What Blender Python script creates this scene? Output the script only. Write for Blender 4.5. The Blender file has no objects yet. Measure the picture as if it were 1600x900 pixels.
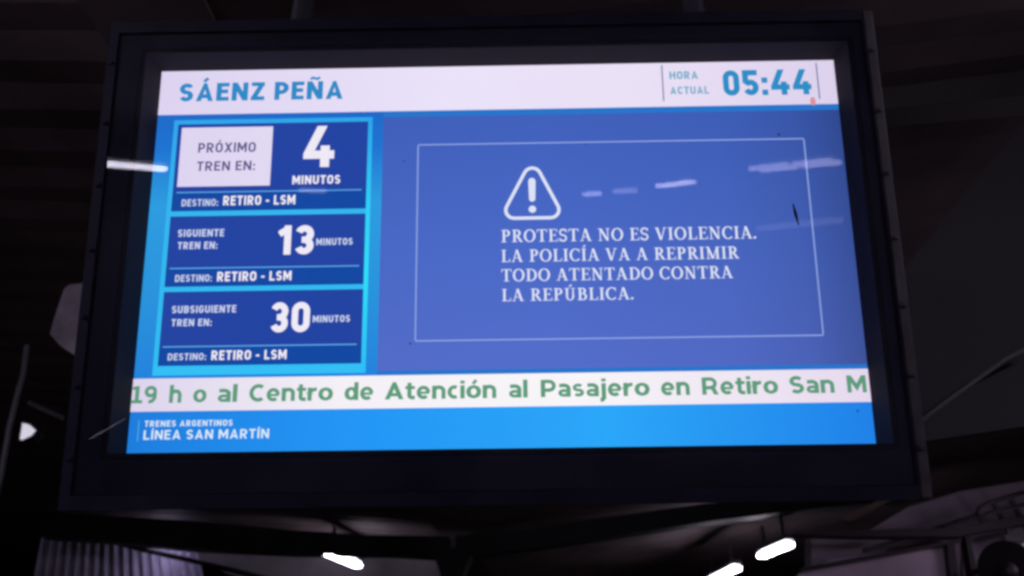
import bpy, bmesh, math, random
from mathutils import Vector, Matrix, Euler
random.seed(7)
SC = bpy.context.scene
COL = SC.collection

# ------------------------------------------------------------------ camera
CAM = Vector((0, 0, 1.9))
F, PW, PH = 1310.0, 1600.0, 900.0
c_r = Vector((0.9979178971848496, 0.03774647987045759, -0.05229793242143823))
c_u = Vector((0.06389969307558756, -0.4685121161054558, 0.8811431360949443))
# rows of the pose matrix: world axes expressed in camera (right, up, forward)
_M = Matrix(((0.9979178971848496, 0.037746479870457594, -0.05229793242143823),
             (0.06389969307558756, -0.4685121161054558, 0.8811431360949443),
             (-0.008757836662891545, 0.8826503273209483, 0.4699486141879866)))
c_r, c_u, c_f = _M.col[0].copy(), _M.col[1].copy(), _M.col[2].copy()
cam = bpy.data.cameras.new("camera")
cam.sensor_width = 36
cam.lens = 36 * F / PW
cam.dof.use_dof = True
cam.dof.focus_distance = 1.62
cam.dof.aperture_fstop = 4.5
cam.clip_start, cam.clip_end = 0.02, 500
cam_o = bpy.data.objects.new("camera", cam)
COL.objects.link(cam_o)
mw = Matrix.Identity(4)
for i in range(3):
    mw[i][0], mw[i][1], mw[i][2], mw[i][3] = c_r[i], c_u[i], -c_f[i], CAM[i]
cam_o.matrix_world = mw
SC.camera = cam_o

# ------------------------------------------------------------------ night sky and exposure
w = bpy.data.worlds.new("World")
SC.world = w
w.use_nodes = True
nt = w.node_tree
bg = nt.nodes["Background"]
sky = nt.nodes.new("ShaderNodeTexSky")
sky.sky_type = 'NISHITA'
sky.sun_disc = False
sky.sun_elevation = math.radians(-6)
sky.sun_rotation = math.radians(200)
nt.links.new(sky.outputs[0], bg.inputs[0])
bg.inputs[1].default_value = 0.15
vs = SC.view_settings
vs.view_transform, vs.look, vs.exposure, vs.gamma, vs.use_curve_mapping = 'Standard', 'None', 0, 1, False
SC.render.engine = 'CYCLES'
SC.cycles.filter_width = 3.1
SC.cycles.use_denoising = True
SC.cycles.max_bounces = 8
SC.cycles.transparent_max_bounces = 16

# ------------------------------------------------------------------ helpers
def lin(c):
    return tuple(((v / 255) / 12.92 if v <= 10.3 else ((v / 255 + .055) / 1.055) ** 2.4) for v in c) + (1,)

def emit(name, rgb, strength=1.0, grad=None):
    """a lit area of the LCD; grad = list of (local y, rgb) for a graphic drawn as a gradient"""
    m = bpy.data.materials.new(name)
    m.use_nodes = True
    t = m.node_tree
    t.nodes.clear()
    o = t.nodes.new("ShaderNodeOutputMaterial")
    e = t.nodes.new("ShaderNodeEmission")
    e.inputs[0].default_value = lin(rgb)
    e.inputs[1].default_value = strength
    t.links.new(e.outputs[0], o.inputs[0])
    if grad:
        axis, stops = grad
        tc = t.nodes.new("ShaderNodeTexCoord")
        sp = t.nodes.new("ShaderNodeSeparateXYZ")
        mr = t.nodes.new("ShaderNodeMapRange")
        mr.inputs[1].default_value, mr.inputs[2].default_value = stops[0][0], stops[-1][0]
        cr = t.nodes.new("ShaderNodeValToRGB")
        t.links.new(tc.outputs["Object"], sp.inputs[0])
        t.links.new(sp.outputs["XYZ".index(axis)], mr.inputs[0])
        t.links.new(mr.outputs[0], cr.inputs[0])
        t.links.new(cr.outputs[0], e.inputs[0])
        a, b = stops[0][0], stops[-1][0]
        el = cr.color_ramp.elements
        while len(el) < len(stops):
            el.new(.5)
        for q, (v, c) in zip(el, stops):
            q.position = (v - a) / (b - a)
            q.color = lin(c)
    return m

def paint(name, rgb, rough=.5, var=.35, scale=6, bump=.1, metal=0.0, spec=.5, rgb2=None):
    m = bpy.data.materials.new(name)
    m.use_nodes = True
    t = m.node_tree
    b = t.nodes["Principled BSDF"]
    tc = t.nodes.new("ShaderNodeTexCoord")
    n = t.nodes.new("ShaderNodeTexNoise")
    n.inputs["Scale"].default_value = scale
    n.inputs["Detail"].default_value = 6
    n.inputs["Roughness"].default_value = .65
    t.links.new(tc.outputs["Object"], n.inputs["Vector"])
    cr = t.nodes.new("ShaderNodeValToRGB")
    c1 = tuple(v * (1 - var) for v in rgb)
    c2 = rgb2 if rgb2 else tuple(min(1, v * (1 + var)) for v in rgb)
    cr.color_ramp.elements[0].position, cr.color_ramp.elements[1].position = .3, .7
    cr.color_ramp.elements[0].color = c1 + (1,)
    cr.color_ramp.elements[1].color = c2 + (1,)
    t.links.new(n.outputs["Fac"], cr.inputs[0])
    t.links.new(cr.outputs[0], b.inputs["Base Color"])
    mr = t.nodes.new("ShaderNodeMapRange")
    mr.inputs[3].default_value, mr.inputs[4].default_value = max(.05, rough - .12), min(1, rough + .12)
    t.links.new(n.outputs["Fac"], mr.inputs[0])
    t.links.new(mr.outputs[0], b.inputs["Roughness"])
    b.inputs["Metallic"].default_value = metal
    b.inputs["Specular IOR Level"].default_value = spec
    bp = t.nodes.new("ShaderNodeBump")
    bp.inputs["Strength"].default_value = bump
    bp.inputs["Distance"].default_value = .01
    t.links.new(n.outputs["Fac"], bp.inputs["Height"])
    t.links.new(bp.outputs[0], b.inputs["Normal"])
    return m

def obj(name, bm, mat, parent=None, bevel=0):
    me = bpy.data.meshes.new(name)
    bmesh.ops.recalc_face_normals(bm, faces=bm.faces)
    bm.to_mesh(me)
    bm.free()
    me.materials.append(mat)
    o = bpy.data.objects.new(name, me)
    COL.objects.link(o)
    if parent:
        o.parent = parent
    if bevel:
        md = o.modifiers.new("bevel", 'BEVEL')
        md.width, md.segments, md.limit_method = bevel, 2, 'ANGLE'
    return o

def tag(o, label, cat, group=None):
    o['label'], o['category'] = label, cat
    if group:
        o['group'] = group
    return o

def empty(name, loc, label, cat, group=None):
    o = bpy.data.objects.new(name, None)
    COL.objects.link(o)
    o.location = loc
    o.empty_display_size = .1
    return tag(o, label, cat, group)

def px_dir(px, py):
    return (c_r * ((px - PW / 2) / F) + c_u * (-(py - PH / 2) / F) + c_f).normalized()

def at_depth(px, py, D):          # the point of that sight line on the cross-section y = D of the platform
    d = px_dir(px, py)
    return CAM + d * (D / d.y)

def at_height(px, py, z):         # ... on the level z of the platform roof
    d = px_dir(px, py)
    return CAM + d * ((z - CAM.z) / d.z)

def add_box(bm, c, s, mat=None):
    M = Matrix.Translation(c) @ (mat.to_4x4() if mat else Matrix.Identity(4)) @ Matrix.Diagonal((s[0], s[1], s[2], 1))
    bmesh.ops.create_cube(bm, size=1, matrix=M)

def add_prism(bm, pts, back):     # polygon pushed back by a vector: a slab of real thickness
    a = [bm.verts.new(p) for p in pts]
    b = [bm.verts.new(p + back) for p in pts]
    bm.faces.new(a)
    bm.faces.new(b[::-1])
    n = len(pts)
    for i in range(n):
        j = (i + 1) % n
        bm.faces.new((a[i], b[i], b[j], a[j]))

def add_tube(bm, pts, r, seg=10, cap=True):
    pts = [Vector(p) for p in pts]
    rings = []
    up = None
    for i, p in enumerate(pts):
        t = (pts[min(i + 1, len(pts) - 1)] - pts[max(i - 1, 0)]).normalized()
        if up is None:
            up = t.orthogonal().normalized()
        up = (up - t * up.dot(t)).normalized()
        s = t.cross(up)
        rr = r[i] if isinstance(r, (list, tuple)) else r
        rings.append([bm.verts.new(p + (up * math.cos(a) + s * math.sin(a)) * rr)
                      for a in (2 * math.pi * k / seg for k in range(seg))])
    for a, b in zip(rings, rings[1:]):
        for k in range(seg):
            bm.faces.new((a[k], a[(k + 1) % seg], b[(k + 1) % seg], b[k]))
    if cap:
        bm.faces.new(rings[0][::-1])
        bm.faces.new(rings[-1])

def beam_between(bm, A, B, wd, ht, up=Vector((0, 0, 1))):
    x = (B - A).normalized()
    y = up.cross(x).normalized()
    z = x.cross(y)
    R = Matrix((x, y, z)).transposed()
    add_box(bm, (A + B) / 2, ((B - A).length, wd, ht), R)

# ------------------------------------------------------------------ setting: ground, roof
asphalt = paint("platform paving", (.16, .15, .14), .8, .3, 3, .3)
bm = bmesh.new()
add_box(bm, (0, 20, -.9), (300, 300, .4))
g = obj("ground", bm, paint("track ballast", (.08, .075, .07), .95, .5, 9, .6))
g['kind'] = 'structure'
bm = bmesh.new()
add_box(bm, (.4, 14, -.352), (9, 90, .7))
g = obj("platform_pavement", bm, asphalt, bevel=.02)
g['kind'] = 'structure'

roof_mat = paint("old brown roof sheeting", (.105, .080, .085), .75, .45, 1.2, .3, spec=.25)
girder_mat = paint("dark blue grey girder paint", (.012, .013, .018), .6, .4, 4, .15)
conc_mat = paint("pale lilac painted panel", (.36, .33, .36), .8, .2, 2.5, .2)
DG = 9.0                                     # the portal frame that shows under the display
lo = at_depth(706, 838, DG)
le = at_depth(190, 806, DG)
ri = at_depth(1300, 764, DG)

def roof_sheet(a, b, name, label):
    """ribbed sheeting along the platform between the gutter a and the eave b (points of the cross-section)"""
    d = Vector((b.x - a.x, 0, b.z - a.z))
    b = a + d * 1.9
    a = a + d.normalized() * .16
    d = b - a
    nrm = Vector((-d.z, 0, d.x)).normalized()
    if nrm.z < 0:
        nrm = -nrm
    b2 = bmesh.new()
    n, per = 560, .25
    y0, y1 = -26.0, 44.0
    rows = []
    for k in range(n + 1):
        y = y0 + (y1 - y0) * k / n
        hgt = .012 if (k % 2) else 0.0
        rows.append([b2.verts.new(Vector((q.x, y, q.z)) + nrm * (.10 + hgt)) for q in (a, b)])
    for r0, r1 in zip(rows, rows[1:]):
        b2.faces.new((r0[0], r0[1], r1[1], r1[0]))
    o = obj(name, b2, roof_mat)
    md = o.modifiers.new("sheet thickness", 'SOLIDIFY')
    md.thickness = .004
    return tag(o, label, "roof")

roof_sheet(lo, le, "canopy_roof", "dark brown canopy roof sheeting rising to the left of the portal column")
roof_sheet(lo, ri, "canopy_roof", "dark brown canopy roof sheeting rising to the right of the portal column")

b_ = bmesh.new()
for q in (Vector((-.18, 0, .08)), Vector((.18, 0, .08))):
    add_box(b_, Vector((lo.x, 9, lo.z + .16)) + q, (.012, 70, .16))
add_box(b_, (lo.x, 9, lo.z + .085), (.372, 70, .012))
tag(obj("roof_gutter", b_, roof_mat), "dark box gutter along the valley between the two canopy roof sheets", "gutter")

# the portal frame: one column with two rising arms, and its further copy
def portal(D, label):
    off = Vector((0, D - DG, 0))
    r = empty("portal_frame", Vector((lo.x, D, 0)), label, "portal frame", "portal frames of the platform canopy")
    base = Vector((lo.x, DG, 0))
    def arm(top, bot):
        b2 = bmesh.new()
        pts = [at_depth(x, y, DG) for x, y in top] + [at_depth(x, y, DG) for x, y in bot[::-1]]
        add_prism(b2, [p - base for p in pts], Vector((0, .22, 0)))
        return obj("arm", b2, girder_mat, r)
    arm([(60, 800), (280, 812), (450, 828), (580, 836), (700, 838)],
        [(60, 838), (175, 846), (290, 857), (460, 865), (600, 866), (700, 872)])
    arm([(712, 838), (800, 830), (900, 815), (1050, 794), (1250, 768), (1420, 750)],
        [(712, 872), (800, 860), (940, 840), (1100, 816), (1250, 797), (1420, 780)])
    b2 = bmesh.new()
    add_box(b2, (0, .11, (lo.z - .3) / 2), (.2, .2, lo.z - .3))
    add_box(b2, (0, .11, .02), (.45, .45, .04))
    obj("column", b2, girder_mat, r, .01)
    b2 = bmesh.new()
    hub = [(672, 856), (742, 856), (728, 886), (722, 905), (690, 905), (684, 886)]
    add_prism(b2, [at_depth(x, y, DG) - base - Vector((0, .01, 0)) for x, y in hub], Vector((0, .24, 0)))
    obj("gusset", b2, girder_mat, r)
    return r
portal(DG, "dark steel portal frame with two rising arms below the display")

# ------------------------------------------------------------------ lamps
lamp_white = paint("lamp body enamel", (.10, .10, .11), .4, .1, 10, .05)
def glow(name, rgb, s):
    return emit(name, rgb, s)
tube_mat = glow("fluorescent tube light", (250, 245, 255), 9)
row_fill_mat = glow("row fill tube light", (240, 226, 255), 70)
far_mat = glow("far tube light", (246, 236, 255), 26)
near_mat = glow("bright near tube light", (250, 246, 255), 19)
ghost_mat = glow("second reflection light", (236, 232, 255), 1.0)
soft_mat = glow("half shaded tube light", (240, 234, 255), 4.6)
mid_mat = glow("ageing tube light", (240, 234, 255), 6)
dim_mat = glow("dim old tube light", (240, 236, 255), 3.2)

def lamp(A, B, label, mat, wd=.14, cap_gap=True, group="fluorescent lamps under the canopy", tsep=.25, trad=.22):
    mid = (A + B) / 2
    x = (B - A).normalized()
    yv = Vector((0, 0, 1)).cross(x).normalized()
    z = x.cross(yv)
    R = Matrix((x, yv, z)).transposed()
    L = (B - A).length
    r = empty("fluorescent_lamp", mid, label, "lamp", group)
    b2 = bmesh.new()
    add_box(b2, R @ Vector((0, 0, .07)), (L + .06, wd * .9, .05), R)
    for s in (-.35, .35):
        add_box(b2, R @ Vector((s * L, 0, .2)), (.03, .03, .22), R)
    obj("lamp_body", b2, lamp_white, r)
    segs = ((-.5, -.22), (-.19, .5)) if cap_gap == 1 else (((-.5, .25), (.29, .5)) if cap_gap == 2 else ((-.5, -.02), (.05, .5)) if cap_gap == 3 else ((-.5, .5),))
    for a, b in segs:
        b2 = bmesh.new()
        for s in (-1, 1):
            ra, rb = R @ Vector((a * L, s * wd * tsep, 0)), R @ Vector((b * L, s * wd * tsep, 0))
            add_tube(b2, [ra, rb], wd * trad, 12)
        obj("tube", b2, mat, r)
    return r

# ------------------------------------------------------------------ display
D_x = Vector((0.9987999705328423, 0.048975696662663604, 0))
D_y = Vector((0.012375433603098646, -0.25238196820851144, 0.9675485469816663))
D_z = D_x.cross(D_y)
D_p = CAM + Vector((-0.11118616858318597, 1.4206666858289767, 0.849480799634283))
RD = Matrix((D_x, D_y, D_z)).transposed()
disp = empty("information_display", D_p, "large black hanging passenger information screen showing blue departures and an alert", "display")
disp.matrix_world = Matrix.Translation(D_p) @ RD.to_4x4()
SW, SH, GZ = 1.4, 0.7875, 0.080
cl = RD.transposed() @ (CAM - D_p)

def P(px, py, z=0.0):             # photo sight line -> point of the display's own plane at that depth
    d = RD.transposed() @ px_dir(px, py)
    t = (z - cl.z) / d.z
    return cl + d * t

def mirror(px, py, z):            # where the glass throws that sight line, up to level z
    g_ = P(px, py, GZ)
    d = (g_ - cl).normalized()
    d.z = -d.z
    gw, dw = D_p + RD @ g_, RD @ d
    return gw + dw * ((z - gw.z) / dw.z)

casing = paint("black casing paint", (.008, .0075, .017), .7, .4, 14, .05, spec=.1)
steel = paint("lighter grey edge trim", (.036, .032, .038), .6, .5, 18, .1, spec=.2)  # right rail in a lighter grey than the other frame sides
reveal_mat = paint("matt dark recess", (.017, .013, .018), .8, .25, 12, .05, spec=.12)
bez_mat = paint("black glass border with veil tint", (.042, .050, .135), .5, .2, 10, .02, spec=.3)  # black border raised to navy to imitate the camera's light veil

LX, RX, TY, BY = P(162, 300, GZ).x, P(1377, 300, GZ).x, P(760, 44, GZ).y, P(760, 766, GZ).y
def ring(bm, x0, y0, x1, y1, X0, Y0, X1, Y1, z0, z1):
    i = [(x0, y0), (x1, y0), (x1, y1), (x0, y1)]
    o = [(X0, Y0), (X1, Y0), (X1, Y1), (X0, Y1)]
    V = {}
    for k in range(4):
        for nm, q in (("i", i), ("o", o)):
            for zz in (0, 1):
                V[nm, k, zz] = bm.verts.new((q[k][0], q[k][1], (z0, z1)[zz]))
    for k in range(4):
        j = (k + 1) % 4
        bm.faces.new((V["i", k, 1], V["i", j, 1], V["o", j, 1], V["o", k, 1]))
        bm.faces.new((V["i", k, 0], V["o", k, 0], V["o", j, 0], V["i", j, 0]))
        bm.faces.new((V["o", k, 0], V["o", k, 1], V["o", j, 1], V["o", j, 0]))
        bm.faces.new((V["i", k, 0], V["i", j, 0], V["i", j, 1], V["i", k, 1]))

hx, hy = SW / 2, SH / 2
b2 = bmesh.new()                                    # rear box
add_box(b2, ((LX + RX) / 2, (TY + BY) / 2, -.115), (RX - LX - .01, TY - BY - .01, .19))
obj("housing", b2, casing, disp, .008)
b2 = bmesh.new()
ring(b2, -hx, -hy, hx, hy, -hx - .012, -hy - .012, hx + .012, hy + .012, -.018, GZ - .004)
obj("screen_recess", b2, reveal_mat, disp)
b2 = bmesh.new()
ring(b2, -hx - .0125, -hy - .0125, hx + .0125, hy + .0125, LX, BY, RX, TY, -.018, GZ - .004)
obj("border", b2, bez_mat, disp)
b2 = bmesh.new()
ring(b2, LX - .001, BY - .001, RX + .001, TY + .001, LX - .020, BY - .026, RX + .002, TY + .026, -.21, GZ + .004)
fr = obj("outer_frame", b2, casing, disp, .004)
b2 = bmesh.new()
add_box(b2, (RX + .0145, (TY + BY) / 2, (GZ - .206) / 2), (.024, TY - BY + .050, GZ + .21))
fr2 = obj("edge_rail", b2, steel, disp, .005)
fr2['label'] = "lighter grey right edge rail"
# screws on the outer frame
for k in range(7):
    yy = BY + (TY - BY) * (k + .5) / 7
    for xx in (LX - .010, RX + .0145):
        b2 = bmesh.new()
        bmesh.ops.create_cone(b2, cap_ends=True, segments=10, radius1=.006, radius2=.004, depth=.005,
                              matrix=Matrix.Translation((xx, yy, GZ + .006)))
        obj("screw", b2, casing if xx < 0 else steel, fr if xx < 0 else fr2)
# hangers to the roof
for s in (-.45, .45):
    b2 = bmesh.new()
    top = Vector((s, TY + .03, -.1))
    upl = RD.transposed() @ Vector((0, 0, 1))
    add_tube(b2, [top - upl * .03, top + upl * 1.1], .024, 12)
    add_box(b2, top + upl * .02, (.12, .03, .12))
    obj("hanger", b2, girder_mat, disp)

# ---- glass pane with real reflections
gm = bpy.data.materials.new("front glass")
gm.use_nodes = True
t = gm.node_tree
t.nodes.clear()
o_ = t.nodes.new("ShaderNodeOutputMaterial")
mx = t.nodes.new("ShaderNodeMixShader")
tr = t.nodes.new("ShaderNodeBsdfTransparent")
gl = t.nodes.new("ShaderNodeBsdfGlossy")
fn = t.nodes.new("ShaderNodeFresnel")
fn.inputs[0].default_value = 1.5
nz = t.nodes.new("ShaderNodeTexNoise")
tcn = t.nodes.new("ShaderNodeTexCoord")
mp = t.nodes.new("ShaderNodeMapping")
mp.inputs["Scale"].default_value = (3, 22, 1)
nz.inputs["Scale"].default_value = 5
nz.inputs["Detail"].default_value = 5
t.links.new(tcn.outputs["Object"], mp.inputs[0])
t.links.new(mp.outputs[0], nz.inputs["Vector"])
rg = t.nodes.new("ShaderNodeMapRange")
rg.inputs[1].default_value, rg.inputs[2].default_value = .35, .75
rg.inputs[3].default_value, rg.inputs[4].default_value = .003, .022
t.links.new(nz.outputs["Fac"], rg.inputs[0])
t.links.new(rg.outputs[0], gl.inputs["Roughness"])
gl.inputs["Color"].default_value = (.9, .88, 1, 1)
t.links.new(fn.outputs[0], mx.inputs[0])
t.links.new(tr.outputs[0], mx.inputs[1])
t.links.new(gl.outputs[0], mx.inputs[2])
df = t.nodes.new("ShaderNodeBsdfDiffuse")  # faint diffuse film mixed in to imitate veiling light in the camera
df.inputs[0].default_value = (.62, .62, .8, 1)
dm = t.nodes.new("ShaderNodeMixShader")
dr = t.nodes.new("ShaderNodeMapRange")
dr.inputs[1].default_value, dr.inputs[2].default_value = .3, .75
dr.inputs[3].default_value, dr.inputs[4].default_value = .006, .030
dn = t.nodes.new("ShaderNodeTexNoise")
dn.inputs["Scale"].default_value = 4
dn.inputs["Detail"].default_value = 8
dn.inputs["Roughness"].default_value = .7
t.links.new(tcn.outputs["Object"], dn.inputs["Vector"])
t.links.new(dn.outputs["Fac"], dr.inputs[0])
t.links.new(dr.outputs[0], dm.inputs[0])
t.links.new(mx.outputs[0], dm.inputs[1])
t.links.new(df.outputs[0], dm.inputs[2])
t.links.new(dm.outputs[0], o_.inputs[0])
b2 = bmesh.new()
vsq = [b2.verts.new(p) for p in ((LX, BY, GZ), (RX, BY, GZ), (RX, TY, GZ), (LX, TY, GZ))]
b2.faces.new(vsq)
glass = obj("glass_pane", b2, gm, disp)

# ---- LCD content -------------------------------------------------------
Z0, ZS = 0.0, 0.0004
def rect_pts(c4):
    q = [P(*p) for p in c4]       # TL TR BR BL, squared up
    return ((q[0].x + q[3].x) / 2, (q[2].y + q[3].y) / 2, (q[1].x + q[2].x) / 2, (q[0].y + q[1].y) / 2)
def add_rect(bm, x0, y0, x1, y1, z):
    v = [bm.verts.new((x, y, z)) for x, y in ((x0, y0), (x1, y0), (x1, y1), (x0, y1))]
    bm.faces.new(v)
def clampx(v): return max(-hx, min(hx, v))

M_blue = emit("lcd side blue", (30, 125, 220), 1, ('Y', [(-.28, (34, 130, 226)), (-.1, (40, 150, 226)), (.1, (44, 160, 230)), (.22, (30, 118, 214)), (.3, (28, 108, 205))]))
M_cyan = emit("lcd cyan", (45, 200, 250), 1, ('Y', [(-.26, (52, 196, 252)), (-.1, (50, 190, 248)), (.08, (54, 186, 246)), (.3, (48, 168, 240))]))
M_cyan2 = emit("lcd bright cyan", (48, 215, 255), 1, ('Y', [(-.26, (46, 190, 252)), (-.05, (50, 226, 255)), (.1, (48, 210, 252)), (.3, (44, 160, 240))]))
M_navy = emit("lcd navy", (35, 69, 166))
M_navy2 = emit("lcd deep navy strip", (18, 74, 166))
M_panel = emit("lcd panel blue", (72, 102, 198), 1, ('Y', [(-.26, (86, 112, 208)), (0, (76, 108, 204)), (.3, (64, 98, 192))]))
def backlight(m, stops):
    """the LCD's backlight is weaker towards its edge: scales the panel's light along local x"""
    t = m.node_tree
    e = next(n for n in t.nodes if n.type == 'EMISSION')
    tc, sp, mr, cr = (t.nodes.new(n) for n in ("ShaderNodeTexCoord", "ShaderNodeSeparateXYZ", "ShaderNodeMapRange", "ShaderNodeValToRGB"))
    mr.inputs[1].default_value, mr.inputs[2].default_value = stops[0][0], stops[-1][0]
    t.links.new(tc.outputs["Object"], sp.inputs[0])
    t.links.new(sp.outputs[0], mr.inputs[0])
    t.links.new(mr.outputs[0], cr.inputs[0])
    t.links.new(cr.outputs[0], e.inputs[1])
    el = cr.color_ramp.elements
    while len(el) < len(stops):
        el.new(.5)
    for q, (x, v) in zip(el, stops):
        q.position = (x - stops[0][0]) / (stops[-1][0] - stops[0][0])
        q.color = (v, v, v, 1)
backlight(M_panel, [(-.25, .97), (.1, 1.0), (.45, .92), (.60, .78), (.70, .55)])
M_strip = emit("lcd strip blue", (38, 120, 208))
M_white = emit("lcd white", (238, 228, 252), 1, ('X', [(-.7, (226, 216, 246)), (-.1, (240, 232, 255)), (.3, (240, 230, 252)), (.7, (226, 214, 242))]))
M_tick = emit("lcd ticker white", (248, 244, 252), 1, ('X', [(-.7, (226, 216, 242)), (-.3, (250, 246, 252)), (.15, (255, 252, 255)), (.7, (236, 222, 244))]))
M_foot = emit("lcd footer blue", (34, 156, 252), 1, ('X', [(-.7, (28, 128, 226)), (-.3, (34, 152, 250)), (.2, (42, 170, 255)), (.7, (30, 132, 238))]))
M_line = emit("lcd thin line", (96, 172, 240))
M_frame = emit("lcd alert outline", (146, 168, 234))
M_txt = emit("lcd text white", (244, 240, 252))
M_soft = emit("lcd soft text", (206, 216, 246))
M_alert = emit("lcd alert text", (226, 232, 252))
M_name = emit("lcd station text", (44, 142, 204))
M_time = emit("lcd clock text", (42, 146, 204))
M_small = emit("lcd small label", (112, 176, 206))
M_grey = emit("lcd grey text", (94, 88, 140))
M_rule = emit("lcd dark rule", (84, 100, 150))
M_green = emit("lcd ticker green", (94, 160, 126))
M_fw = emit("lcd footer text", (222, 240, 255))

b2 = bmesh.new()
add_box(b2, (0, 0, -.0105), (2 * hx - .0006, 2 * hy - .0006, .021))
screen = obj("screen", b2, M_blue, disp)

hb = rect_pts([(252, 112), (1303, 94), (1308, 162.6), (248.4, 179.8)])[1]
tb = rect_pts([(209, 593), (1356, 575.2), (1360, 628.3), (204, 643.3)])
pb = rect_pts([(598.7, 181.5), (1308, 173.5), (1355, 567.5), (590, 581)])
sb = rect_pts([(598.7, 176), (1308, 163), (1355, 575), (590, 590)])
def block(name, mat, x0, y0, x1, y1, lv, parent=None):
    b = bmesh.new()
    add_rect(b, x0, y0, x1, y1, Z0 + ZS * lv)
    return obj(name, b, mat, parent or screen)
block("header_band", M_white, -hx, hb, hx, hy, 1)
block("alert_surround", M_strip, pb[0], tb[3], hx, hb, 1)
block("alert_panel", M_panel, pb[0], pb[1], hx, pb[3], 2)
block("ticker_band", M_tick, -hx, tb[1], hx, tb[3], 2)
block("footer_band", M_foot, -hx, -hy, hx, tb[1], 1)
cb = rect_pts([(272.4, 188.2), (582.3, 182.9), (571.6, 582.8), (238, 587)])
x0, y0, x1, y1 = cb
block("arrivals_board", M_cyan, x0, y0, x1, y1, 1)
cards = [[(278, 195.3), (575.8, 190), (571.4, 326), (268.4, 330.7)],
         [(266.8, 338.7), (571.6, 334), (567.7, 443.8), (257.8, 449)],
         [(256.2, 456.3), (568, 452.2), (564.6, 568), (246.9, 572)]]
rules = [((276.5, 300.8), (565.2, 297.7)), ((265.6, 420.2), (561.5, 415.5)), ((254.7, 542.8), (557.7, 537.8))]
R_ = [rect_pts(c) for c in cards]
cx0 = sum(r[0] for r in R_) / 3
cx1 = sum(r[2] for r in R_) / 3
block("board_edge", M_cyan2, cx1, y0, x1, y1, 2)
for r, (a, b) in zip(R_, rules):
    ry = (P(*a).y + P(*b).y) / 2
    block("arrival_card", M_navy, cx0, ry, cx1, r[3], 3)
    block("destination_strip", M_navy2, cx0, r[1], cx1, ry, 3)
    block("card_rule", M_line, P(*a).x, ry - .0012, P(*b).x, ry + .0012, 5)
wb = rect_pts([(284.2, 200), (427.3, 198.5), (422, 290.2), (278, 292.7)])
block("next_train_box", M_white, *wb, 5)
b2 = bmesh.new()
fx0, fy0, fx1, fy1 = rect_pts([(653.3, 227), (1255.4, 217), (1286, 523.2), (649.2, 533.7)])
tk = .0014
for q in ((fx0, fy0 - tk, fx1, fy0 + tk), (fx0, fy1 - tk, fx1, fy1 + tk)):
    add_rect(b2, *q, Z0 + ZS * 4)
for q in ((fx0 - tk, fy0 + tk, fx0 + tk, fy1 - tk), (fx1 - tk, fy0 + tk, fx1 + tk, fy1 - tk)):
    add_rect(b2, *q, Z0 + ZS * 4)
obj("alert_outline", b2, M_frame, screen)

# ---- lettering: stroked letter shapes ----------------------------------
def arc(cx, cy, rx, ry, a0, a1, n=14):
    return [(cx + rx * math.cos(math.radians(a0 + (a1 - a0) * k / n)),
             cy + ry * math.sin(math.radians(a0 + (a1 - a0) * k / n))) for k in range(n + 1)]

def stroke(pts, wd, closed=False):
    """offset a polyline to quads; wd a number or one width per point"""
    n = len(pts)
    ws = wd if isinstance(wd, (list, tuple)) else [wd] * n
    V = [Vector(p) for p in pts]
    L, Rr = [], []
    for i in range(n):
        a = V[(i - 1) % n] if (closed or i > 0) else None
        b = V[(i + 1) % n] if (closed or i < n - 1) else None
        d1 = (V[i] - a).normalized() if a is not None else None
        d2 = (b - V[i]).normalized() if b is not None else None
        if d1 is None: d1 = d2
        if d2 is None: d2 = d1
        n1, n2 = Vector((-d1.y, d1.x)), Vector((-d2.y, d2.x))
        m = (n1 + n2)
        m = m.normalized() if m.length > 1e-6 else n1
        k = 1 / max(.38, m.dot(n1))
        L.append(V[i] + m * (ws[i] / 2 * k))
        Rr.append(V[i] - m * (ws[i] / 2 * k))
    return [[L[i], L[(i + 1) % n], Rr[(i + 1) % n], Rr[i]] for i in range(n if closed else n - 1)]

def clip(poly, ax, lim, keep_less):
    out = []
    for i in range(len(poly)):
        a, b = poly[i], poly[(i + 1) % len(poly)]
        ia = (a[ax] <= lim) if keep_less else (a[ax] >= lim)
        ib = (b[ax] <= lim) if keep_less else (b[ax] >= lim)
        if ia: out.append(a)
        if ia != ib:
            t_ = (lim - a[ax]) / (b[ax] - a[ax])
            out.append(a + (b - a) * t_)
    return out

def clipbox(polys, x0, y0, x1, y1):
    r = []
    for p in polys:
        for ax, lim, kl in ((0, x0, False), (0, x1, True), (1, y0, False), (1, y1, True)):
            p = clip(p, ax, lim, kl)
            if len(p) < 3: break
        if len(p) >= 3: r.append(p)
    return r

ACC = {'Á': 'A', 'É': 'E', 'Í': 'I', 'Ó': 'O', 'Ú': 'U', 'Ñ': 'N', 'ó': 'o'}

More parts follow.
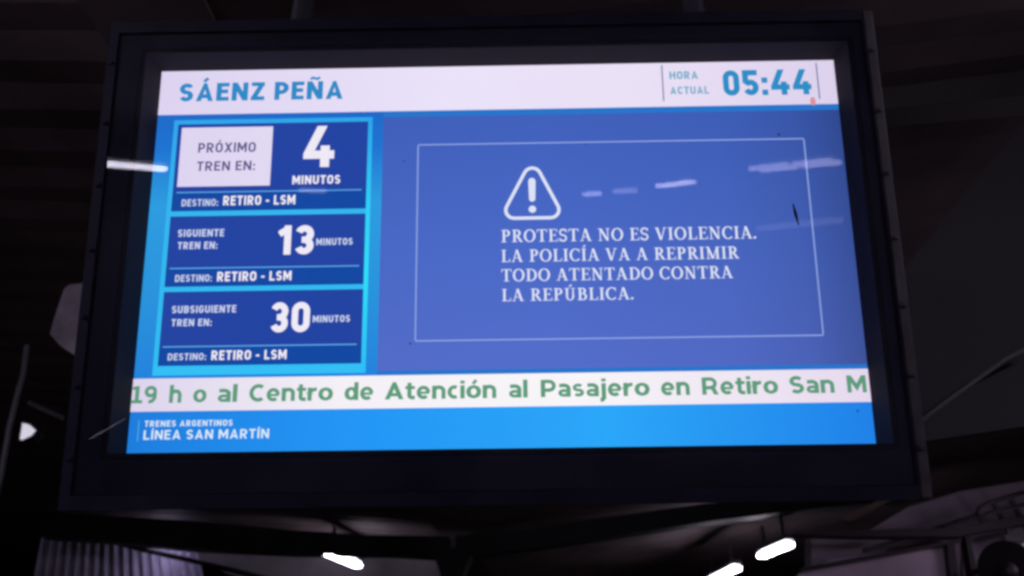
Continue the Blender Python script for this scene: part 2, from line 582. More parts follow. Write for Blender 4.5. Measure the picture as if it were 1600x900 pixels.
def sans(ch, w):
    """engineering-style grotesque; returns (list of stroke quad lists, advance width)"""
    h = w / 2
    base = ACC.get(ch, ch)
    S = []
    def ln(*p, W=None, c=True, closed=False):
        q = stroke(list(p), w, closed)
        S.append(clipbox(q, 0, 0, W, 1) if (c and W) else q)
    W = .6
    if base == 'A':
        W = .74; ln((h * .85, -.1 + .0), (W / 2 - .0, 1.0 - h * .6), (W - h * .85, -.1), W=W); ln((W * .22, .27), (W * .78, .27), W=W)
    elif base == 'B':
        W = .62; r = (.5 - h) / 2
        ln((W * .5, h), (h, h), (h, 1 - h), (W * .5, 1 - h)); 
        ln(*([(W * .45, 1 - h)] + arc(W - h - r - .02, .5 + r, r, r, 90, -90) + [(h, .5)]))
        ln(*([(h, .5)] + arc(W - h - r, .5 - r, r, r, 90, -90) + [(W * .45, h)]))
    elif base == 'C':
        W = .6; r = W / 2 - h; ln(*(arc(W / 2, 1 - h - r, r, r, 10, 180) + arc(W / 2, h + r, r, r, 180, 350)))
    elif base == 'D':
        W = .64; r = .26; ln(*([(h, h), (h, 1 - h)] + arc(W - h - r, 1 - h - r, r, r, 90, 0) + arc(W - h - r, h + r, r, r, 0, -90)), closed=True)
    elif base == 'E':
        W = .53; ln((W, h), (h, h), (h, 1 - h), (W, 1 - h)); ln((h, .52), (W * .92, .52))
    elif base == 'G':
        W = .62; r = W / 2 - h; ln(*(arc(W / 2, 1 - h - r, r, r, 12, 180) + arc(W / 2, h + r, r, r, 180, 360) + [(W - h, .47), (W * .5, .47)]))
    elif base == 'H':
        W = .66; ln((h, 0), (h, 1)); ln((W - h, 0), (W - h, 1)); ln((h, .52), (W - h, .52))
    elif base == 'I':
        W = w; ln((h, 0), (h, 1))
    elif base == 'L':
        W = .52; ln((h, 1), (h, h), (W, h))
    elif base == 'M':
        W = .82; ln((h, 0), (h, 1)); ln((W - h, 0), (W - h, 1)); ln((h * .9, 1.0), (W / 2, .3), (W - h * .9, 1.0), W=W)
    elif base == 'N':
        W = .68; ln((h, 0), (h, 1)); ln((W - h, 0), (W - h, 1)); ln((h * .9, 1.0), (W - h * .9, 0.0), W=W)
    elif base in 'O0':
        W = .64 if base == 'O' else .6; r = W / 2 - h; ln(*(arc(W / 2, 1 - h - r, r, r, 0, 180) + arc(W / 2, h + r, r, r, 180, 360)), closed=True)
    elif base == 'P':
        W = .6; r = (.58 - h) / 2; ln((h, 0), (h, 1)); ln(*([(h, 1 - h)] + arc(W - h - r, 1 - h - r, r, r, 90, -90) + [(h, 1 - h - 2 * r)]))
    elif base == 'R':
        W = .63; r = (.56 - h) / 2; ln((h, 0), (h, 1)); ln(*([(h, 1 - h)] + arc(W - h - r - .02, 1 - h - r, r, r, 90, -90) + [(h, 1 - h - 2 * r)])); ln((W * .45, .45), (W - h, -.03), W=W + .05)
    elif base == 'S':
        W = .58; ry = (.5 - h) / 2; rx = W / 2 - h; ln(*(arc(W / 2, .5 + ry, rx, ry, 22, 270) + arc(W / 2, .5 - ry, rx, ry, 90, -158)[1:]))
    elif base == 'T':
        W = .58; ln((0, 1 - h), (W, 1 - h)); ln((W / 2, 0), (W / 2, 1 - h))
    elif base == 'U':
        W = .64; r = W / 2 - h; ln(*([(h, 1)] + arc(W / 2, h + r, r, r, 180, 360) + [(W - h, 1)]))
    elif base == 'X':
        W = .68; ln((h * .8, -.05), (W - h * .8, 1.05), W=W); ln((h * .8, 1.05), (W - h * .8, -.05), W=W)
    elif base == 'Z':
        W = .58; ln((.02, 1 - h), (W - .01, 1 - h)); ln((.01, h), (W, h)); ln((h * .9, h * .6), (W - h * .9, 1 - h * .6), W=W)
    elif base == '1':
        W = .40; ln((W - h, 0), (W - h, 1)); ln((W - h, 1 - h * 1.1), (h * .3, .70), W=W)
    elif base == '3':
        W = .58; ry = (.5 - h) / 2; rx = W / 2 - h; ln(*(arc(W / 2, .5 + ry, rx, ry, 160, -90) + [(W * .36, .5)])); ln(*([(W * .36, .5)] + arc(W / 2, .5 - ry, rx, ry, 90, -160)))
    elif base == '4':
        W = .68; ln((W * .62, 1.05), (h * .95, .20 + h), (W, .20 + h), W=W); ln((W * .70, 0), (W * .70, .52))
    elif base == '5':
        W = .58; r = W / 2 - h; ry = .31 - h; ln((W * .95, 1 - h), (h, 1 - h), (h * 1.0, .48)); ln(*([(h, .55)] + arc(W / 2, h + ry, r, ry, 120, -155)))
    elif base == ':':
        W = w; ln((h, 0), (h, w)); ln((h, .48), (h, .48 + w))
    elif base == '.':
        W = w; ln((h, 0), (h, w))
    elif base == '-':
        W = .34; ln((0, .42), (W, .42))
    elif base == ' ':
        W = .2
    if ch in 'ÁÉÍÓÚ':
        S.append(stroke([(W / 2 - .06, 1.08), (W / 2 + .10, 1.19 if ch == 'Í' else 1.28)], w * .7))
    if ch == 'Ñ':
        S.append(stroke([(W / 2 - .2, 1.12), (W / 2 - .1, 1.2), (W / 2 + .08, 1.13), (W / 2 + .2, 1.22)], w * .6))
    return S, W

def humanist(ch, w):
    """wide bold screen face of the scrolling line"""
    h = w / 2
    v = w * .8
    k = v / 2
    base = ACC.get(ch, ch)
    X = .765
    S = []
    def ln(*p, W=None, wd=None, closed=False, y1=1.05, y0=0):
        q = stroke(list(p), wd or w, closed)
        S.append(clipbox(q, 0, y0, W, y1) if W else q)
    def bowl(W, a0=0, a1=360, n=30, x0=0):
        pts = arc(x0 + W / 2, X / 2, W / 2 - h, X / 2 - k, a0, a1, n)
        ws = [w if abs(math.cos(math.radians(a0 + (a1 - a0) * i / n))) > .6 else v for i in range(n + 1)]
        return pts, ws
    W = .7
    if base == 'a':
        W = .68; ln(*([(.08, X - .10)] + arc(W * .44, X - .28, W * .56 - h, .28 - k, 110, 0, 8) + [(W - h, 0)]), wd=w * .92)
        p = arc(W * .42, .225, W * .42 - h, .225 - k, 90, 270, 10); ln(*([(W - h, .45 - k)] + p + [(W * .6, k), (W - h, .2)]), wd=v * .95)
    elif base == 'c':
        W = .60; p = arc(W * .62, X / 2, W * .62 - h, X / 2 - k, 62, 298, 20); ln(*p, wd=w * .9)
    elif base == 'd':
        W = .74; p, s_ = bowl(W - .02); ln(*p[:-1], wd=s_[:-1], closed=True); ln((W - h, 0), (W - h, 1.04))
    elif base == 'e':
        W = .74; p = arc(W / 2, X / 2, W / 2 - h, X / 2 - k, 0, 312, 26); ln(*p, wd=w * .88); ln((h, X / 2 - .02), (W - h * .6, X / 2 - .02), wd=v * .75)
    elif base in 'hn':
        W = .72; top = 1.04 if base == 'h' else X
        ln((h, 0), (h, top)); r = (W - w) / 2
        ln(*([(h, X - .32)] + arc(W / 2, X - k - r * .9, r, r * .9, 180, 0, 14) + [(W - h, 0)]), wd=w * .93)
    elif base == 'i':
        W = w; ln((h, 0), (h, X)); ln((h, .86), (h, 1.04))
    elif base == 'j':
        W = w + .05; ln((W - h, X), (W - h, -.08), (W - h - .1, -.2), (-.02, -.2)); ln((W - h, .86), (W - h, 1.04))
    elif base == 'l':
        W = w; ln((h, 0), (h, 1.04))
    elif base == 'o':
        W = .78; p, s_ = bowl(W); ln(*p[:-1], wd=s_[:-1], closed=True)
    elif base == 'r':
        W = .5; ln((h, 0), (h, X)); ln(*([(h, X - .36)] + arc(W, X - .36, W - h, .36 - k, 180, 92, 8)), wd=w * .9)
    elif base == 's':
        W = .62; ry = (X / 2 - k) / 2; rx = W / 2 - h * .9; ln(*(arc(W / 2, X / 2 + ry, rx, ry, 40, 270) + arc(W / 2, X / 2 - ry, rx, ry, 90, -140)[1:]), wd=v * .95)
    elif base == 't':
        W = .5; ln(*([(.1 + h, .96)] + arc(.1 + h + .16, k + .13, .16, .13, 180, 270, 6) + [(W, k)]), wd=w * .94); ln((0, X - k), (W, X - k), wd=v)
    elif base == 'A':
        W = 1.0; ln((h * .9, -.06), (W / 2, 1 - h * .7), (W - h * .9, -.06), W=W, y1=1); ln((W * .22, .27), (W * .78, .27), wd=v)
    elif base == 'C':
        W = .84; ln(*arc(W * .58, .5, W * .58 - h, .5 - k, 52, 308, 24), wd=w * .92)
    elif base == 'M':
        W = 1.06; ln((h, 0), (h, 1)); ln((W - h, 0), (W - h, 1)); ln((h, 1.0), (W / 2, .3), (W - h, 1.0), W=W, y1=1)
    elif base in 'PR':
        W = .80 if base == 'P' else .88; r = (.60 - k) / 2; rw = W - (.0 if base == 'P' else .06)
        ln((h, 0), (h, 1)); ln(*([(h, 1 - k)] + arc(rw - h - r, 1 - k - r, r, r, 90, -90) + [(h, 1 - k - 2 * r)]), wd=v * 1.1)
        if base == 'R': ln((W * .5, .45), (W * .68, .34), (W - h, -.04), W=W + .06, y1=1)
    elif base == 'S':
        W = .76; ry = (.5 - k) / 2; rx = W / 2 - h; ln(*(arc(W / 2, .5 + ry, rx, ry, 35, 270) + arc(W / 2, .5 - ry, rx, ry, 90, -145)[1:]), wd=w * .9)
    elif base == '1':
        W = .66; ln((W / 2, 0), (W / 2, 1)); ln((0, k), (W, k), wd=v); ln((W / 2, 1 - k), (.06, .86), wd=v)
    elif base == '9':
        W = .74; ln(*arc(W / 2, .67, W / 2 - h, .33 - k, 0, 345, 22), wd=w * .9); ln(*([(W - h, .67)] + arc(W / 2 - .02, .42, W / 2 - h + .02, .42 - k, 10, -105, 10)), wd=w * .9)
    if ch == 'ó':
        S.append(stroke([(W / 2 - .04, .84), (W / 2 + .14, 1.06)], w * .75))
    return S, W

def serif(ch, w):
    """book roman capitals with modelled thick and thin strokes"""
    T, t_, sv = .165, .075, .055
    base = ACC.get(ch, ch)
    S = []
    def ln(*p, wd=T, W=None):
        q = stroke(list(p), wd)
        S.append(clipbox(q, -.02, 0, W, 1) if W else q)
    def stem(x, y0=0, y1=1, wd=T): ln((x, y0), (x, y1), wd=wd)
    def sf(x, y, half=.18): ln((x - half, y + (sv / 2 if y < .5 else -sv / 2)), (x + half, y + (sv / 2 if y < .5 else -sv / 2)), wd=sv)
    def bowl(cx, cy, rx, ry, a0, a1, n=22, th=T, tn=t_):
        p = arc(cx, cy, rx, ry, a0, a1, n)
        ws = [tn + (th - tn) * abs(math.cos(math.radians(a0 + (a1 - a0) * i / n))) ** 1.5 for i in range(n + 1)]
        return p, ws
    W = .7
    if base == 'I':
        W = .38; stem(W / 2); sf(W / 2, 0); sf(W / 2, 1)
    elif base == 'L':
        W = .66; stem(.2); sf(.2, 0); sf(.2, 1); ln((.2, .03), (W - .03, .03), wd=.06); ln((W - .04, 0), (W - .02, .26), wd=.06)
    elif base == 'E':
        W = .68; stem(.2); sf(.2, 0); sf(.2, 1); ln((.2, .03), (W - .03, .03), wd=.06); ln((W - .04, 0), (W - .01, .25), wd=.06)
        ln((.2, .97), (W - .06, .97), wd=.06); ln((W - .07, 1), (W - .05, .78), wd=.06); ln((.2, .52), (W - .18, .52), wd=.06); ln((W - .18, .41), (W - .18, .63), wd=.055)
    elif base == 'T':
        W = .74; stem(W / 2); sf(W / 2, 0, .2); ln((.03, .965), (W - .03, .965), wd=.07); ln((.04, 1), (.02, .76), wd=.06); ln((W - .04, 1), (W - .02, .76), wd=.06)
    elif base in 'PR':
        W = .68 if base == 'P' else .78; stem(.2); sf(.2, 0, .2); sf(.2, 1)
        p, s_ = bowl(.34, .735, .23, .235, 90, -90); ln(*([(.2, .97)] + p + [(.2, .5)]), wd=[t_] + s_ + [t_])
        if base == 'R': ln((.40, .5), (.70, .0), wd=T * .95, W=W + .1); sf(.72, 0, .1)
    elif base == 'B':
        W = .72; stem(.2); sf(.2, 0); sf(.2, 1)
        p, s_ = bowl(.36, .755, .19, .215, 90, -90); ln(*([(.2, .97)] + p + [(.2, .54)]), wd=[t_] + s_ + [t_])
        p, s_ = bowl(.38, .285, .24, .255, 90, -90); ln(*([(.2, .54)] + p + [(.2, .03)]), wd=[t_] + s_ + [t_])
    elif base == 'D':
        W = .82; stem(.2); sf(.2, 0); sf(.2, 1); p, s_ = bowl(.36, .5, .37, .465, 90, -90); ln(*([(.2, .965)] + p + [(.2, .035)]), wd=[t_] + s_ + [t_])
    elif base == 'O':
        W = .86; p, s_ = bowl(W / 2, .5, W / 2 - T / 2, .5 - t_ / 2 + .02, 0, 360, 36); S.append(stroke(p[:-1], s_[:-1], True))
    elif base == 'C':
        W = .76; p, s_ = bowl(.43, .5, .43 - T / 2, .5 - t_ / 2 + .02, 48, 318, 28); ln(*p, wd=s_); ln((W - .06, .97), (W - .06, .7), wd=.06)
    elif base == 'S':
        W = .6; ry = .235; rx = W / 2 - .08; ln(*(arc(W / 2, .5 + ry, rx, ry, 25, 270) + arc(W / 2, .5 - ry, rx, ry, 90, -160)[1:]), wd=.12); ln((W - .06, .98), (W - .06, .72), wd=.055); ln((.05, .02), (.05, .28), wd=.055)
    elif base == 'A':
        W = .84; ln((.13, 0), (W * .47, 1.02), wd=t_, W=W); ln((W * .45, 1.05), (W - .14, -.02), wd=T, W=W); ln((.25, .32), (W - .25, .32), wd=.06); sf(.12, 0, .13); sf(W - .13, 0, .15)
    elif base == 'V':
        W = .84; ln((.13, 1.02), (W * .5, 0), wd=T, W=W); ln((W - .13, 1), (W * .5, -.02), wd=t_, W=W); sf(.13, 1, .15); sf(W - .12, 1, .13)
    elif base == 'N':
        W = .88; stem(.17, wd=t_); stem(W - .17, wd=t_); ln((.15, 1.02), (W - .17, 0), wd=T, W=W); sf(.17, 0, .15); sf(.12, 1, .13); sf(W - .17, 1, .15)
    elif base == 'M':
        W = 1.04; stem(.17, wd=t_); stem(W - .19, wd=T); ln((.15, 1.02), (W / 2 - .01, .03), wd=T, W=W); ln((W - .2, 1), (W / 2, .03), wd=t_, W=W); sf(.17, 0, .15); sf(.12, 1, .13); sf(W - .19, 0, .18); sf(W - .15, 1, .15)
    elif base == 'U':
        W = .84; p, s_ = bowl(W / 2, .32, W / 2 - .2, .32 - t_ / 2 + .02, 180, 360); ln(*([(.2, 1)] + p[:] + [(W - .2, 1)]), wd=[T] + [max(.08, q * .85) for q in s_] + [t_]); sf(.2, 1); sf(W - .2, 1, .15)
    elif base == '.':
        W = .17; ln((.085, 0), (.085, .17), wd=.17)
    elif base == ' ':
        W = .28
    if ch in 'ÍÚ':
        S.append(stroke([(W / 2 - .04, 1.1), (W / 2 + .12, 1.28)], .11))
    return S, W

def write(name, rows, mat, font=sans, lv=6, clipx=None, label=None):
    """rows: (text, left baseline px, right baseline px, cap height px, stroke weight, tracking)"""
    b = bmesh.new()
    for txt, lpx, rpx, cap, wt, trk in rows:
        a, c = P(*lpx), P(*rpx)
        ch_ = abs(P(lpx[0], lpx[1] - cap).y - a.y)
        by = (a.y + c.y) / 2
        glyphs, x = [], 0
        for chh in txt:
            S, W = font(chh, wt)
            glyphs.append((x, S))
            x += W + trk
        tot = x - trk
        sx = (c.x - a.x) / tot
        k = 0
        for gx, S in glyphs:
            for quads in S:
                k += 1
                z = Z0 + ZS * lv + .00004 * (k % 7)
                for poly in quads:
                    pts = [Vector((a.x + (gx + q[0]) * sx, by + q[1] * ch_)) for q in poly]
                    if clipx:
                        pts = clip(clip(pts, 0, clipx[0], False), 0, clipx[1], True)
                    if len(pts) < 3: continue
                    try: b.faces.new([b.verts.new((q.x, q.y, z)) for q in pts])
                    except ValueError: pass
    o = obj(name, b, mat, screen)
    return o

write("station_name", [("SÁENZ", (280.2, 159.6), (413.3, 157.2), 28.0, .215, .12)], M_name)
write("station_name", [("PEÑA", (428.9, 157), (536, 155.1), 28.0, .215, .12)], M_name)
write("clock_label", [("HORA", (1046, 124.8), (1090.5, 124), 12.2, .20, .15), ("ACTUAL", (1047.2, 148.2), (1107.6, 147.2), 11.8, .20, .15)], M_small)
write("clock_time", [("05:44", (1130.8, 150.5), (1268.5, 148.2), 39.5, .215, .12)], M_time)
for (ax, ay), (bx_, by_) in (((1033, 102.8), (1037.4, 159)), ((1274.3, 99), (1280.2, 155.3))):
    a, c = P(ax, ay), P(bx_, by_)
    xm = (a.x + c.x) / 2
    block("clock_rule", M_rule, xm - .0012, c.y, xm + .0012, a.y, 6)
write("next_train_text", [("PRÓXIMO", (310, 239.6), (399.7, 237.8), 15.2, .175, .15), ("TREN EN:", (307.8, 268), (398.7, 266.4), 14.8, .175, .15)], M_grey)
write("minutes_number", [("4", (473.5, 262), (521.8, 261.4), 64, .20, .1)], M_txt)
write("minutes_number", [("13", (433.8, 398.9), (489.8, 397.4), 45.5, .215, .12)], M_txt)
write("minutes_number", [("30", (422, 520.2), (483.6, 518.8), 47, .21, .12)], M_txt)
write("minutes_word", [("MINUTOS", (457, 288.9), (531.8, 287.3), 13.6, .20, .15)], M_txt)
write("minutes_word", [("MINUTOS", (494.4, 383.9), (551.2, 382.8), 10.6, .20, .16)], M_soft)
write("minutes_word", [("MINUTOS", (489, 504.3), (547.1, 503), 10.6, .20, .16)], M_soft)
write("train_heading", [("SIGUIENTE", (278.3, 370.8), (350.5, 369.7), 11.4, .20, .16), ("TREN EN:", (278, 390.1), (340.2, 389), 11.2, .20, .16)], M_soft)
write("train_heading", [("SUBSIGUIENTE", (269, 489.8), (369.4, 488.5), 11.4, .20, .16), ("TREN EN:", (268.2, 510.5), (331.2, 509.2), 11.2, .20, .16)], M_soft)
for (l1, r1), (l2, r2) in ((((284.2, 323.3), (341.2, 322)), ((349, 321.6), (461.5, 319.8))),
                           (((274, 441.1), (331.5, 439.8)), ((339.6, 440.3), (455.6, 438.2))),
                           (((262.5, 563.7), (322.5, 562.4)), ((330.6, 563), (448, 561.2)))):
    write("destination_label", [("DESTINO:", l1, r1, 10.8, .19, .15)], M_soft)
    write("destination_name", [("RETIRO - LSM", l2, r2, 14.8, .20, .15)], M_txt)
write("alert_message", [("PROTESTA NO ES VIOLENCIA.", (783.2, 378.8), (1181, 373.4), 19.2, 0, .10),
                        ("LA POLICÍA VA A REPRIMIR", (783.2, 409.7), (1154, 404.8), 19.0, 0, .10),
                        ("TODO ATENTADO CONTRA", (783.6, 439.8), (1145, 435.4), 19.0, 0, .10),
                        ("LA REPÚBLICA.", (784, 470.8), (989.5, 468.4), 19.0, 0, .10)], M_alert, font=serif)
tw = [("19", 205, 245.1), ("h", 264.5, 283.9), ("o", 302, 322.6), ("al", 339.7, 370.7), ("Centro", 389.3, 520.3), ("de", 538.5, 583.9),
      ("Atención", 601.3, 775.7), ("al", 794.8, 824.5), ("Pasajero", 845.2, 1015.2), ("en", 1032.8, 1078), ("Retiro", 1097.2, 1216), ("San", 1234, 1304), ("M", 1324, 1354)]
ybase = lambda x: 630.6 - (x - 205) * 17.4 / 1148
tby = (P(205, ybase(205)).y + P(1353, ybase(1353)).y) / 2
write("ticker_text", [(s, (a, ybase(a)), (b, ybase(b)), 26.8, .23, .085) for s, a, b in tw], M_green, font=humanist, clipx=(-hx, hx))
write("operator_name", [("TRENES ARGENTINOS", (226.5, 667.2), (363.8, 665.2), 9.4, .19, .17)], M_fw)
write("line_name", [("LÍNEA SAN MARTÍN", (224.6, 687.2), (420.5, 684.6), 14.6, .17, .15)], M_fw)
a, c = P(217.6, 657), P(216.2, 690)
block("footer_rule", M_line, (a.x + c.x) / 2 - .0009, c.y, (a.x + c.x) / 2 + .0009, a.y, 6)
# warning triangle with exclamation mark
b2 = bmesh.new()
ap, bl, br = P(831.5, 251), P(785, 342), P(878.5, 340.3)
byy = (bl.y + br.y) / 2
tri = [Vector((ap.x, ap.y + .004)), Vector((bl.x - .004, byy)), Vector((br.x + .004, byy))]
path = []
rad = .017
for i in range(3):
    p, q, n_ = tri[i], tri[i - 1], tri[(i + 1) % 3]
    d1, d2 = (q - p).normalized(), (n_ - p).normalized()
    ang = d1.angle(d2)
    L_ = rad / math.tan(ang / 2)
    cen = p + (d1 + d2).normalized() * (rad / math.sin(ang / 2))
    s_, e_ = p + d1 * L_ - cen, p + d2 * L_ - cen
    tot = s_.angle_signed(e_)
    for k in range(9):
        v_ = s_.copy()
        th = -tot * k / 8
        path.append((cen.x + v_.x * math.cos(th) - v_.y * math.sin(th), cen.y + v_.x * math.sin(th) + v_.y * math.cos(th)))
for quad in stroke(path, .0068, True):
    b2.faces.new([b2.verts.new((q[0], q[1], Z0 + ZS * 6)) for q in quad])
bt, bb, dt = P(831, 284), P(831.6, 311), P(832, 327.5)
rb = .0074
outline = arc(bt.x, bt.y, rb, rb, 0, 180, 10) + arc(bt.x, bb.y, rb * .85, rb * .85, 180, 360, 10)
b2.faces.new([b2.verts.new((x, y, Z0 + ZS * 6)) for x, y in outline])
b2.faces.new([b2.verts.new((x, y, Z0 + ZS * 6)) for x, y in arc(bt.x, dt.y, .0075, .0075, 0, 345, 18)])
obj("warning_symbol", b2, M_alert, screen)

# ---- marks on the glass
mark_mat = paint("dark scuff", (.006, .006, .008), .9, .2, 30, .1, spec=.1)
b2 = bmesh.new()
add_tube(b2, [P(1239, 318, .0045), P(1243, 334, .0045), P(1248, 352, .0045)], [.0012, .0034, .0012], 8)
obj("scuff", b2, mark_mat, screen)
for (mx_, my_, r_) in ((1217, 210, .0022), (916, 226, .0012), (631, 252, .0015), (641, 537, .0018), (1340, 642, .0018)):
    b2 = bmesh.new()
    bmesh.ops.create_icosphere(b2, subdivisions=2, radius=r_, matrix=Matrix.Translation(P(mx_, my_, .003)))
    obj("dirt_speck", b2, mark_mat, screen)
b2 = bmesh.new()
q = P(1269.5, 159)
outline = arc(q.x, q.y, .0055, .0095, 0, 350, 14)
b2.faces.new([b2.verts.new((x, y, Z0 + ZS * 7)) for x, y in outline])
obj("red_cursor", b2, emit("lcd faint red", (226, 150, 160)), screen)
wire = paint("pale streak tone", (.30, .28, .27), .5, .3, 20, .1)
b2 = bmesh.new()
add_tube(b2, [P(140, 686, GZ + .006), P(160, 675, GZ + .006), P(196, 654, GZ + .004)], [.0008, .0014, .0007], 8)  # thin pale streak across the left border
obj("pale_streak", b2, wire, disp)

# ------------------------------------------------------------------ lamps seen directly
ZL = CAM.z + 1.72
lamp(at_height(512, 864, ZL), at_height(559, 884, ZL), "short white fluorescent lamp glowing just left of the portal column", far_mat, .11, 1)
lamp(at_height(1190, 869, ZL), at_height(1234, 851, ZL), "bright white fluorescent lamp at the right, above its lower neighbour", far_mat, .11, 2)
lamp(at_height(1108, 910, ZL), at_height(1152, 888, ZL), "white fluorescent lamp cut by the bottom edge, right of the portal column", far_mat, .11, 0)
# lamps that only the glass shows
MG = "fluorescent lamps behind the viewer, mirrored in the display glass"
def mlamp(a, b, label, mat, wd, gap, tsep=.25, trad=.2):
    A, B = mirror(*a, ZL), mirror(*b, ZL)
    B.z = A.z
    lamp(A, B, label, mat, wd, gap, MG, tsep, trad)
mlamp((166, 256), (257, 264), "brightest mirrored lamp crossing the left border of the screen", near_mat, .12, 0)
mlamp((1180, 265), (1306, 252), "widest mirrored lamp, lying over the right line of the alert outline", soft_mat, .28, 3, .36, .09)
mlamp((1190, 356), (1306, 343), "added lamp imitating a second reflection, crossing the dark scuff on the alert panel", ghost_mat, .4, 3)  # added lamp standing in for the second reflection off the screen surface
mlamp((1030, 291), (1082, 284), "mirrored lamp above the word VIOLENCIA on the alert", tube_mat, .13, 2, .3, .16)
mlamp((960, 299), (993, 297), "faint mirrored lamp streak between two brighter ones", dim_mat, .13, 1)
mlamp((914, 304), (936, 302), "small mirrored lamp right of the warning triangle", mid_mat, .13, 0)
mlamp((470, 297), (507, 299), "mirrored lamp on the rule below the number 4", dim_mat, .12, 0)

# added unseen lamps on the two rows, to brighten roof and casing
for (x_, y_, lb) in ((-2.6, -0.4, "added unseen fluorescent lamp overhead behind the viewer in the left row"),
                     (2.9, -0.4, "added unseen fluorescent lamp overhead behind the viewer in the right row")):
    lamp(Vector((x_, y_ - .6, ZL)), Vector((x_, y_ + .6, ZL)), lb, row_fill_mat, .2, 1)

# ------------------------------------------------------------------ things around the display
def slab(name, pts, D, th, mat, label, cat, parent=None):
    q = [at_depth(x, y, D) for x, y in pts]
    b = bmesh.new()
    add_prism(b, q, Vector((0, th, 0)))
    o = obj(name, b, mat, parent)
    return tag(o, label, cat) if label else o

# right: pale platform building with panels, pipe loop and horn speaker
panel_dim = paint("dimmer lit lilac wall panel", (.36, .31, .37), .8, .25, 1.5, .2)
panel_lit = paint("brighter lit lilac wall panel", (.62, .50, .62), .8, .2, 1.5, .2)  # the wall's lilac again, brightened to paint in lamp light
dark_pl = paint("dark plum steel", (.02, .016, .02), .6, .4, 6, .1)
brown_bd = paint("worn brown board", (.10, .075, .06), .8, .35, 5, .3)
DB = 6.0
bld = empty("platform_building", Vector((at_depth(1480, 850, DB).x, DB, 0)), "pale lilac building with dark steel trim at the lower right", "building")
def bpart(name, pts, D, th, mat):
    q = [at_depth(x, y, D) - bld.location for x, y in pts]
    b = bmesh.new()
    add_prism(b, q, Vector((0, th, 0)))
    return obj(name, b, mat, bld)
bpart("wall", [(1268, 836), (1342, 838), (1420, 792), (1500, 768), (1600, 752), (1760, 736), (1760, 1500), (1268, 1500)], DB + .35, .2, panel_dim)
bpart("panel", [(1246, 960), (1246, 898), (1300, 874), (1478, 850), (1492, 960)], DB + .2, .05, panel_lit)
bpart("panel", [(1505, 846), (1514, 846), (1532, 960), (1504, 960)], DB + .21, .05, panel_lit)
bpart("trim_bar", [(1242, 830), (1350, 828), (1500, 824), (1520, 818), (1640, 800), (1640, 812), (1524, 832), (1500, 838), (1350, 838), (1242, 835)], DB, .12, dark_pl)
bpart("trim_bar", [(1508, 834), (1515, 834), (1542, 960), (1530, 960)], DB + .1, .1, dark_pl)
bpart("trim_bar", [(1476, 846), (1502, 840), (1503, 846), (1492, 850), (1504, 960), (1492, 960), (1480, 851), (1252, 892), (1252, 887)], DB + .12, .07, dark_pl)
bpart("trim_bar", [(1350, 856), (1470, 822), (1478, 824), (1352, 862)], DB + .14, .05, dark_pl)
bpart("trim_bar", [(1450, 826), (1530, 800), (1530, 804), (1458, 828)], DB + .14, .05, dark_pl)
b2 = bmesh.new()
lp = [(1640, 758), (1590, 772), (1545, 786), (1530, 794), (1527, 802), (1532, 810), (1540, 814)]
add_tube(b2, [at_depth(x, y, DB - .05) - bld.location for x, y in lp], .014, 8)
lp = [(1640, 778), (1580, 794), (1545, 802), (1536, 808), (1534, 816)]
add_tube(b2, [at_depth(x, y, DB - .05) - bld.location for x, y in lp], .012, 8)
obj("pipe_loop", b2, dark_pl, bld)
# board between the roof and the building
slab("timber_board", [(1312, 812), (1330, 800), (1388, 776), (1402, 777), (1372, 792), (1330, 814)], 6.2, .03, brown_bd,
     "short brown board slanting up above the dark bar of the lilac building", "board")
# horn speaker
hp = at_depth(1566, 892, DB - .25)
sp = empty("horn_speaker", hp, "dark round horn speaker at the lower right corner on the lilac building", "speaker")
b2 = bmesh.new()
aim = (Vector((-.25, -1, -.15))).normalized()
yx = Vector((.95, -.25, 0)).normalized()
prof = [(.0, .055), (.05, .06), (.10, .085), (.16, .135), (.19, .175), (.195, .178)]
prof2 = [(.19, .168), (.15, .12), (.10, .075), (.06, .045), (.05, .0)]
add_tube(b2, [aim * a for a, _ in prof] , [r for _, r in prof], 28)
obj("horn", b2, paint("matt black horn", (.006, .005, .006), .8, .2, 9, .05, spec=.15), sp)
b2 = bmesh.new()
add_tube(b2, [aim * .196, aim * .225], [.05, .022], 16)
obj("driver_cap", b2, dark_pl, sp)
b2 = bmesh.new()
add_tube(b2, [Vector((0, 0, 0)), Vector((0, .30, .05)), Vector((0, .62, .05))], .02, 8)
obj("bracket", b2, dark_pl, sp)
sl = at_depth(1592, 854, DB + .1)
lamp(at_depth(1583, 858, DB + .1), at_depth(1622, 848, DB + .1), "small dim tube lamp beside the horn speaker at the right edge", emit("weak tube light", (235, 225, 255), .22), .07, 0, None)

# left: fluted cladding, soffit, cable
fl_mat = paint("fluted zinc cladding", (.55, .50, .66), .55, .25, 4, .2)
def fluted(name, c4, D, n, amp, mat, label, cat):
    tl, tr_, br_, bl_ = [at_depth(x, y, D) for x, y in c4]
    b = bmesh.new()
    rows = []
    N = n * 8
    for k in range(N + 1):
        u = k / N
        off = Vector((0, -amp * (.5 + .5 * math.cos(u * n * 2 * math.pi)) ** .6, 0))
        rows.append([b.verts.new(tl.lerp(tr_, u) + off), b.verts.new(bl_.lerp(br_, u) + off)])
    for r0, r1 in zip(rows, rows[1:]):
        b.faces.new((r0[0], r0[1], r1[1], r1[0]))
    o = obj(name, b, mat)
    md = o.modifiers.new("sheet thickness", 'SOLIDIFY')
    md.thickness = .003
    return tag(o, label, cat)
fluted("fluted_cladding", [(70, 840), (312, 864), (335, 960), (48, 960)], 10.2, 17, .07, fl_mat,
       "fluted pale zinc cladding at the lower left under the portal arm", "cladding")
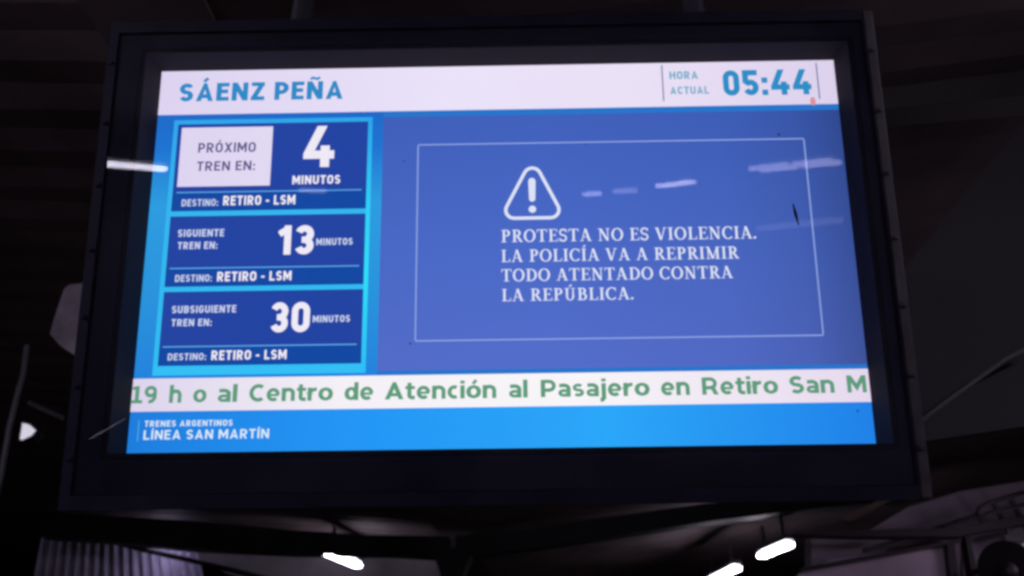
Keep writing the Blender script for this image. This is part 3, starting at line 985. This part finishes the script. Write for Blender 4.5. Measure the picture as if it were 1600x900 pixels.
slab("soffit_panel", [(192, 840), (470, 856), (700, 868), (690, 930), (420, 925), (292, 868)], 10.6, .05,
     paint("pale soffit board", (.28, .255, .29), .8, .3, 1.5, .2), "grey soffit panel between the fluted cladding and the portal column", "panel")
b2 = bmesh.new()
add_tube(b2, [at_depth(x, y, 9.6) for x, y in ((160, 842), (215, 857), (290, 874), (360, 890), (430, 908))], .028, 8)
tag(obj("cable", b2, dark_pl), "thin dark cable running down across the fluted cladding", "cable")
b2 = bmesh.new()
add_tube(b2, [at_depth(x, y, 11) for x, y in ((600, 883), (640, 900), (660, 908))], .03, 8)
tag(obj("conduit_pipe", b2, conc_mat), "pale thin conduit pipe left of the portal column foot", "pipe")

# left of the display
slab("cladding_sheet", [(100, 452), (108, 445), (140, 441), (140, 562), (118, 556), (95, 541), (78, 522), (84, 500)], 3.4, .02,
     paint("grey lilac sheet", (.52, .47, .56), .75, .35, 5, .2), "grey lilac sheet showing behind the left edge of the display", "cladding")
b2 = bmesh.new()
add_tube(b2, [at_depth(x, y, 3.2) for x, y in ((-12, 800), (2, 740), (14, 670), (26, 620), (36, 585), (42, 540))], .012, 8)
tag(obj("downpipe", b2, paint("grey pipe paint", (.10, .10, .12), .5, .3, 8, .1)), "thin grey curved pipe at the far left edge", "pipe")
b2 = bmesh.new()
add_tube(b2, [at_depth(x, y, 4.5) for x, y in ((45, 629), (70, 640), (98, 653))], .014, 8)
tag(obj("conduit_pipe", b2, paint("grey conduit", (.16, .15, .16), .5, .3, 8, .1)), "short grey conduit pipe above the small floodlight at the left", "pipe")
fp = at_depth(40, 673, 4.5)
fl = empty("floodlight", fp, "small bright triangular floodlight at the lower left of the display", "lamp")
b2 = bmesh.new()
add_prism(b2, [at_depth(x, y, 4.5) - fp for x, y in ((35, 661), (44, 663), (53, 671), (46, 679), (31, 686))], Vector((0, .02, 0)))
obj("light_face", b2, emit("small floodlight", (240, 235, 252), .75), fl)
b2 = bmesh.new()
add_prism(b2, [at_depth(x, y, 4.53) - fp for x, y in ((32, 656), (46, 659), (57, 671), (48, 683), (27, 692))], Vector((0, .10, 0)))
obj("lamp_body", b2, girder_mat, fl)

# right of the display: brown bracing plate, dark girder and stay wire
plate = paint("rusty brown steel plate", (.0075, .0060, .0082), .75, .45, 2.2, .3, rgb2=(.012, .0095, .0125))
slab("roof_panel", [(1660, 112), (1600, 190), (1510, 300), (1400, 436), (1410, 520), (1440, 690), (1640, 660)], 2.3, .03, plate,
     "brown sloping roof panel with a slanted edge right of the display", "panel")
slab("steel_girder", [(1290, 74), (1660, 26), (1660, 142), (1600, 150), (1300, 176)], 2.6, .12, paint("dark olive girder", (.022, .020, .020), .6, .4, 3, .1),
     "dark steel girder running behind the upper right corner of the display", "girder")
b2 = bmesh.new()
add_tube(b2, [at_depth(x, y, 2.2) for x, y in ((1440, 656), (1500, 612), (1570, 562), (1640, 528))], .006, 8)
tag(obj("stay_wire", b2, paint("grey wire", (.09, .08, .085), .6, .3, 9, .1)), "thin grey stay wire slanting up from the right edge of the display", "wire")

# one assumed unseen lamp behind the portal arm to light the cladding, one added unseen to brighten the lilac building
A = at_depth(236, 840, 9.85)
lamp(A, A + Vector((.3, 0, 0)), "assumed small unseen tube lamp behind the left portal arm, lighting the fluted cladding", emit("assumed cladding fill light", (225, 215, 255), 13), .08, 0, None)
A = at_depth(1900, 800, 4.6)
lamp(A, A + Vector((0, .9, 0)), "added unseen tube lamp past the right edge, brightening the lilac building", emit("side fill tube light", (240, 215, 245), 18), .12, 0, None)
